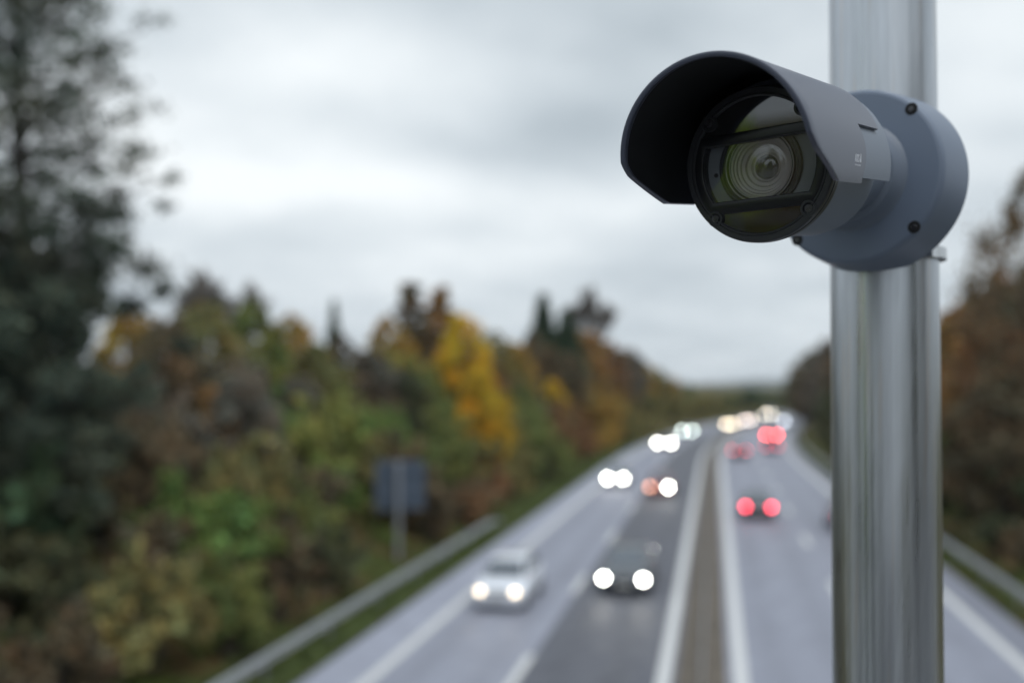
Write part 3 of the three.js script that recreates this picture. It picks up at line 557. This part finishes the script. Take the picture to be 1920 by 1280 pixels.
  // front bezel with its seams
  const bz = head('bezel', creased(lathe([[.0575, -.004], [.0575, .0005], [.0582, .0012], [.0592, .0012], [.0596, .0004], [.0602, .0004], [.0606, .0012], [.0646, .0012], [.0656, .0004], [.0660, -.001], [.0660, -.0045], [.0650, -.0052], [.0650, -.0062], [.0662, -.007], [.0662, -.0108], [.0650, -.0116], [.0650, -.0128], [.0656, -.0134], [.0656, -.0166], [.062, -.0175]], 128), .6), bezelMat);
  // the face behind the bezel
  head('face_backing', new THREE.CircleGeometry(.0578, 64).translate(0, 0, -.0270), black, bz);
  const band = (r, y0, y1, n = 40) => { // the part of a disc between two heights
    const s = new THREE.Shape(), a0 = Math.asin(y0 / r), a1 = Math.asin(y1 / r);
    for (let i = 0; i <= n; i++) { const a = lerp(a0, a1, i / n); s[i ? 'lineTo' : 'moveTo'](r * Math.cos(a), r * Math.sin(a)); }
    for (let i = 0; i <= n; i++) { const a = lerp(a1, a0, i / n); s.lineTo(-r * Math.cos(a), r * Math.sin(a)); }
    return s;
  };
  const cap = (r, y, up) => band(r, up ? y : -r * .9999, up ? r * .9999 : y);
  head('light_window', new THREE.ExtrudeGeometry(cap(.0573, .0298, true), { depth: .003, bevelEnabled: false, curveSegments: 40 }).translate(0, 0, -.0046), gloss, bz).userData.label = 'upper black glass window of the camera front';
  head('light_window', new THREE.ExtrudeGeometry(cap(.0573, -.0375, false), { depth: .003, bevelEnabled: false }).translate(0, 0, -.0046), gloss, bz).userData.label = 'lower black glass window of the camera front';
  const fr = band(.0570, -.0372, .0290); fr.holes.push(band(.0512, -.0285, .0218));
  const frameMesh = head('window_frame', creased(new THREE.ExtrudeGeometry(fr, { depth: .003, bevelEnabled: true, bevelSize: .0011, bevelThickness: .0012, bevelSegments: 3 }).translate(0, 0, -.0032), .9), mat(.008, .009, .012, .28), bz);
  const rim = band(.0516, -.0289, .0222); rim.holes.push(band(.0500, -.0276, .0209));
  head('window_seal', new THREE.ExtrudeGeometry(rim, { depth: .008, bevelEnabled: false }).translate(0, 0, -.0105), black, frameMesh);
  const pane = new THREE.MeshPhysicalMaterial({ transmission: 1, thickness: 0, roughness: .015, ior: 1.8 }); pane.color.setRGB(.95, .96, .96);
  head('window_glass', new THREE.ShapeGeometry(band(.0503, -.0279, .0212)).translate(0, 0, -.0030), pane, bz);
  // behind the glass: sensor plate and lens
  const LX = -.0015, LY = -.0005;
  head('sensor_plate', new THREE.ExtrudeGeometry((() => { const s = band(.0505, -.0285, .0215); const h = new THREE.Path(); h.absarc(LX, LY, .0270, 0, 6.2832, true); s.holes.push(h); return s; })(), { depth: .002, bevelEnabled: false, curveSegments: 64 }).translate(0, 0, -.0120), innerGrey, bz);
  head('light_sensor', new THREE.CylinderGeometry(.0019, .0019, .0006, 20).rotateX(Math.PI / 2).translate(-.0425, -.003, -.0096), hole, bz);
  const ringMat = mat(.035, .036, .04, .35, { metalness: .2 }), ringGrey = mat(.34, .33, .34, .32, { metalness: .6 }), ringInner = mat(.52, .48, .47, .4, { metalness: .2 });
  const lensGroup = head('lens_barrel', creased(lathe([[.0372, -.0102], [.0372, -.0086], [.0362, -.0078], [.0342, -.0078], [.0334, -.0088], [.0316, -.0088], [.0310, -.0070], [.0296, -.0070], [.0288, -.0080], [.0276, -.0092], [.0272, -.0130]], 96).translate(LX, LY, 0), .4), ringMat, bz);
  for (const [r, t, z] of [[.0303, .0006, -.0068], [.0278, .0005, -.0088]]) head('lens_ring', new THREE.TorusGeometry(r, t, 8, 80).translate(LX, LY, z), ringGrey, lensGroup);
  head('inner_barrel', creased(lathe([[.0272, -.0105], [.0258, -.0112], [.0252, -.0135], [.0238, -.0138], [.0230, -.0158], [.0212, -.0162], [.0204, -.0185], [.0176, -.0190], [.0165, -.0215], [.0135, -.0220], [.0120, -.0240], [.0100, -.0245]], 96).translate(LX, LY, 0), .4), ringInner, lensGroup);
  const domeOf = (r, z0, h) => { const d = []; for (let i = 16; i >= 0; i--) { const a = i / 16; d.push([r * Math.sin(a * 1.57), z0 + h * Math.cos(a * 1.57)]); } return lathe(d, 64).translate(LX, LY, 0); };
  const lensMat = new THREE.MeshPhysicalMaterial({ roughness: .10, ior: 1.9, transmission: 1, thickness: 0 }); lensMat.color.setRGB(.93, .93, .95);
  head('lens_glass', domeOf(.0268, -.0108, .0058), lensMat, lensGroup);
  const rearMat = mat(.03, .035, .05, .12, { ior: 2.0, clearcoat: 1, clearcoatRoughness: .1 });
  head('rear_lens_glass', domeOf(.0108, -.0245, .0030), rearMat, lensGroup);
  // corner bosses and screws of the bezel
  for (const [sx, sy] of [[-1, 1], [1, 1], [-1, -1], [1, -1]]) {
    head('screw_boss', creased(lathe([[.0072, -.004], [.0072, .0006], [.0066, .0016], [.0050, .0016], [.0046, .0010], [.0043, -.0006], [0, -.0006]], 36).translate(sx * .0415, sy * .0415, 0), .6), bezelMat, bz);
    head('screw', screwHead(.0031).translate(sx * .0415, sy * .0415, .0002), screwMat, bz);
  }
  // sun shield: an arched hood, longer at the front than on its lower sides, stepped at the back
  const RS = .0800, TH = .0024, D = Math.PI / 180, A1 = 108;
  const front = (a) => { const k = Math.abs(a); return k < 84 ? .100 - .006 * (k / 84) ** 4 : k < 92 ? lerp(.094, .083, ((k - 84) / 8) ** 1.2) : lerp(.083, .031, (k - 92) / (A1 - 92)); };
  const rear = (a) => { const k = Math.abs(a); return k <= 72 ? -.094 + .004 * (k / 72) ** 2 : -.030 - .006 * Math.max(0, 1 - ((k - 88) / 16) ** 2); };
  const angles = []; for (let a = -A1; a <= A1 + 1e-6; a += 1.5) { angles.push(a); if (Math.abs(Math.abs(a) - 72) < 1e-6) angles.push(a > 0 ? 72.01 : -72.01); } angles.sort((p, q) => p - q);
  {
    const p = [], ix = [], NZ = 14, n = NZ + 1;
    // profile from rear outer edge, along the outside to the lip, and back along the inside
    const prof = (a) => { const z0 = rear(a), z1 = front(a), L = []; for (let i = 0; i < NZ; i++) L.push([RS, lerp(z0, z1 - .0012, i / (NZ - 1))]); L.push([RS - .0003, z1 - .0004], [RS - .0012, z1], [RS - .0030, z1], [RS - .0042, z1 - .0007], [RS - .0044, z1 - .002], [RS - .0030, z1 - .0075], [RS - TH, z1 - .009]); for (let i = 1; i < NZ; i++) L.push([RS - TH, lerp(z1 - .009, z0, i / (NZ - 1))]); L.push([RS, z0]); return L; };
    const rows = angles.map(prof), m = rows[0].length;
    rows.forEach((L, i) => L.forEach(([r, z]) => p.push(Math.sin(angles[i] * D) * r, Math.cos(angles[i] * D) * r, z)));
    const lip = NZ + 6, shadedInside = [];
    for (let i = 0; i < rows.length - 1; i++) for (let k = 0; k < m - 1; k++) { const a = i * m + k, b = a + m; (k >= lip && k < m - 2 ? shadedInside : ix).push(a, a + 1, b, a + 1, b + 1, b); }
    for (const i of [0, rows.length - 1]) for (let k = 0; k < m / 2 - 1; k++) { const a = i * m + k, b = i * m + (m - 1 - k); const t = [a, a + 1, b, a + 1, b - 1, b]; ix.push(...(i ? t : t.reverse())); }
    const sh = head('sun_shield', creased(geoFrom(p, ix), .75), shieldMat);
    head('shield_inside_shade', creased(geoFrom(p, shadedInside), .75), mat(.010, .011, .013, .5), sh).userData.label = 'inside of the sun shield with its shade painted black';  // same plastic as the hood; its shade is put into a near-black colour
    // the maker's mark on its right side: four letters, a small pyramid of bars, and a line of small type
    const font = await new FontLoader().loadAsync('fonts/droid/droid_sans_bold.typeface.json');
    const letter = mat(.6, .62, .68, .5), wrapOn = (geo, z0, a0) => { const at = geo.attributes.position; for (let i = 0; i < at.count; i++) { const tx = at.getX(i), ty = at.getY(i), tz = at.getZ(i), a = a0 * D - ty / RS, r = RS + .00004 + tz; at.setXYZ(i, Math.sin(a) * r, Math.cos(a) * r, z0 - tx); } geo.computeVertexNormals(); return geo; };
    const slant = (geo, k, sx) => { const at = geo.attributes.position; for (let i = 0; i < at.count; i++) at.setX(i, at.getX(i) * sx + at.getY(i) * k); return geo; };
    const word = new TextGeometry('AXIS', { font, size: .0062, depth: .00012, curveSegments: 3, bevelEnabled: false });
    head('logo_lettering', wrapOn(slant(word, .05, .60), -.0045, 96), letter, sh);
    const bars = []; for (let k = 0; k < 4; k++) { const h = [.0030, .0056, .0078, .0062][k], w = .00075, s = new THREE.Shape(); s.moveTo(0, 0); s.lineTo(w, 0); s.lineTo(w, h); s.lineTo(0, h - (k === 3 ? -.0012 : .0016)); bars.push(new THREE.ExtrudeGeometry(s, { depth: .00012, bevelEnabled: false }).translate(.0126 + k * .00105, 0, 0)); }
    head('logo_emblem', wrapOn(mergeGeometries(bars), -.0045, 96), letter, sh);
    const small = new TextGeometry('COMMUNICATIONS', { font, size: .0012, depth: .0001, curveSegments: 1, bevelEnabled: false });
    head('logo_small_type', wrapOn(slant(small, 0, 1.02), -.0045, 98.2), letter, sh);
  }
}
renderer.render(scene, camera);
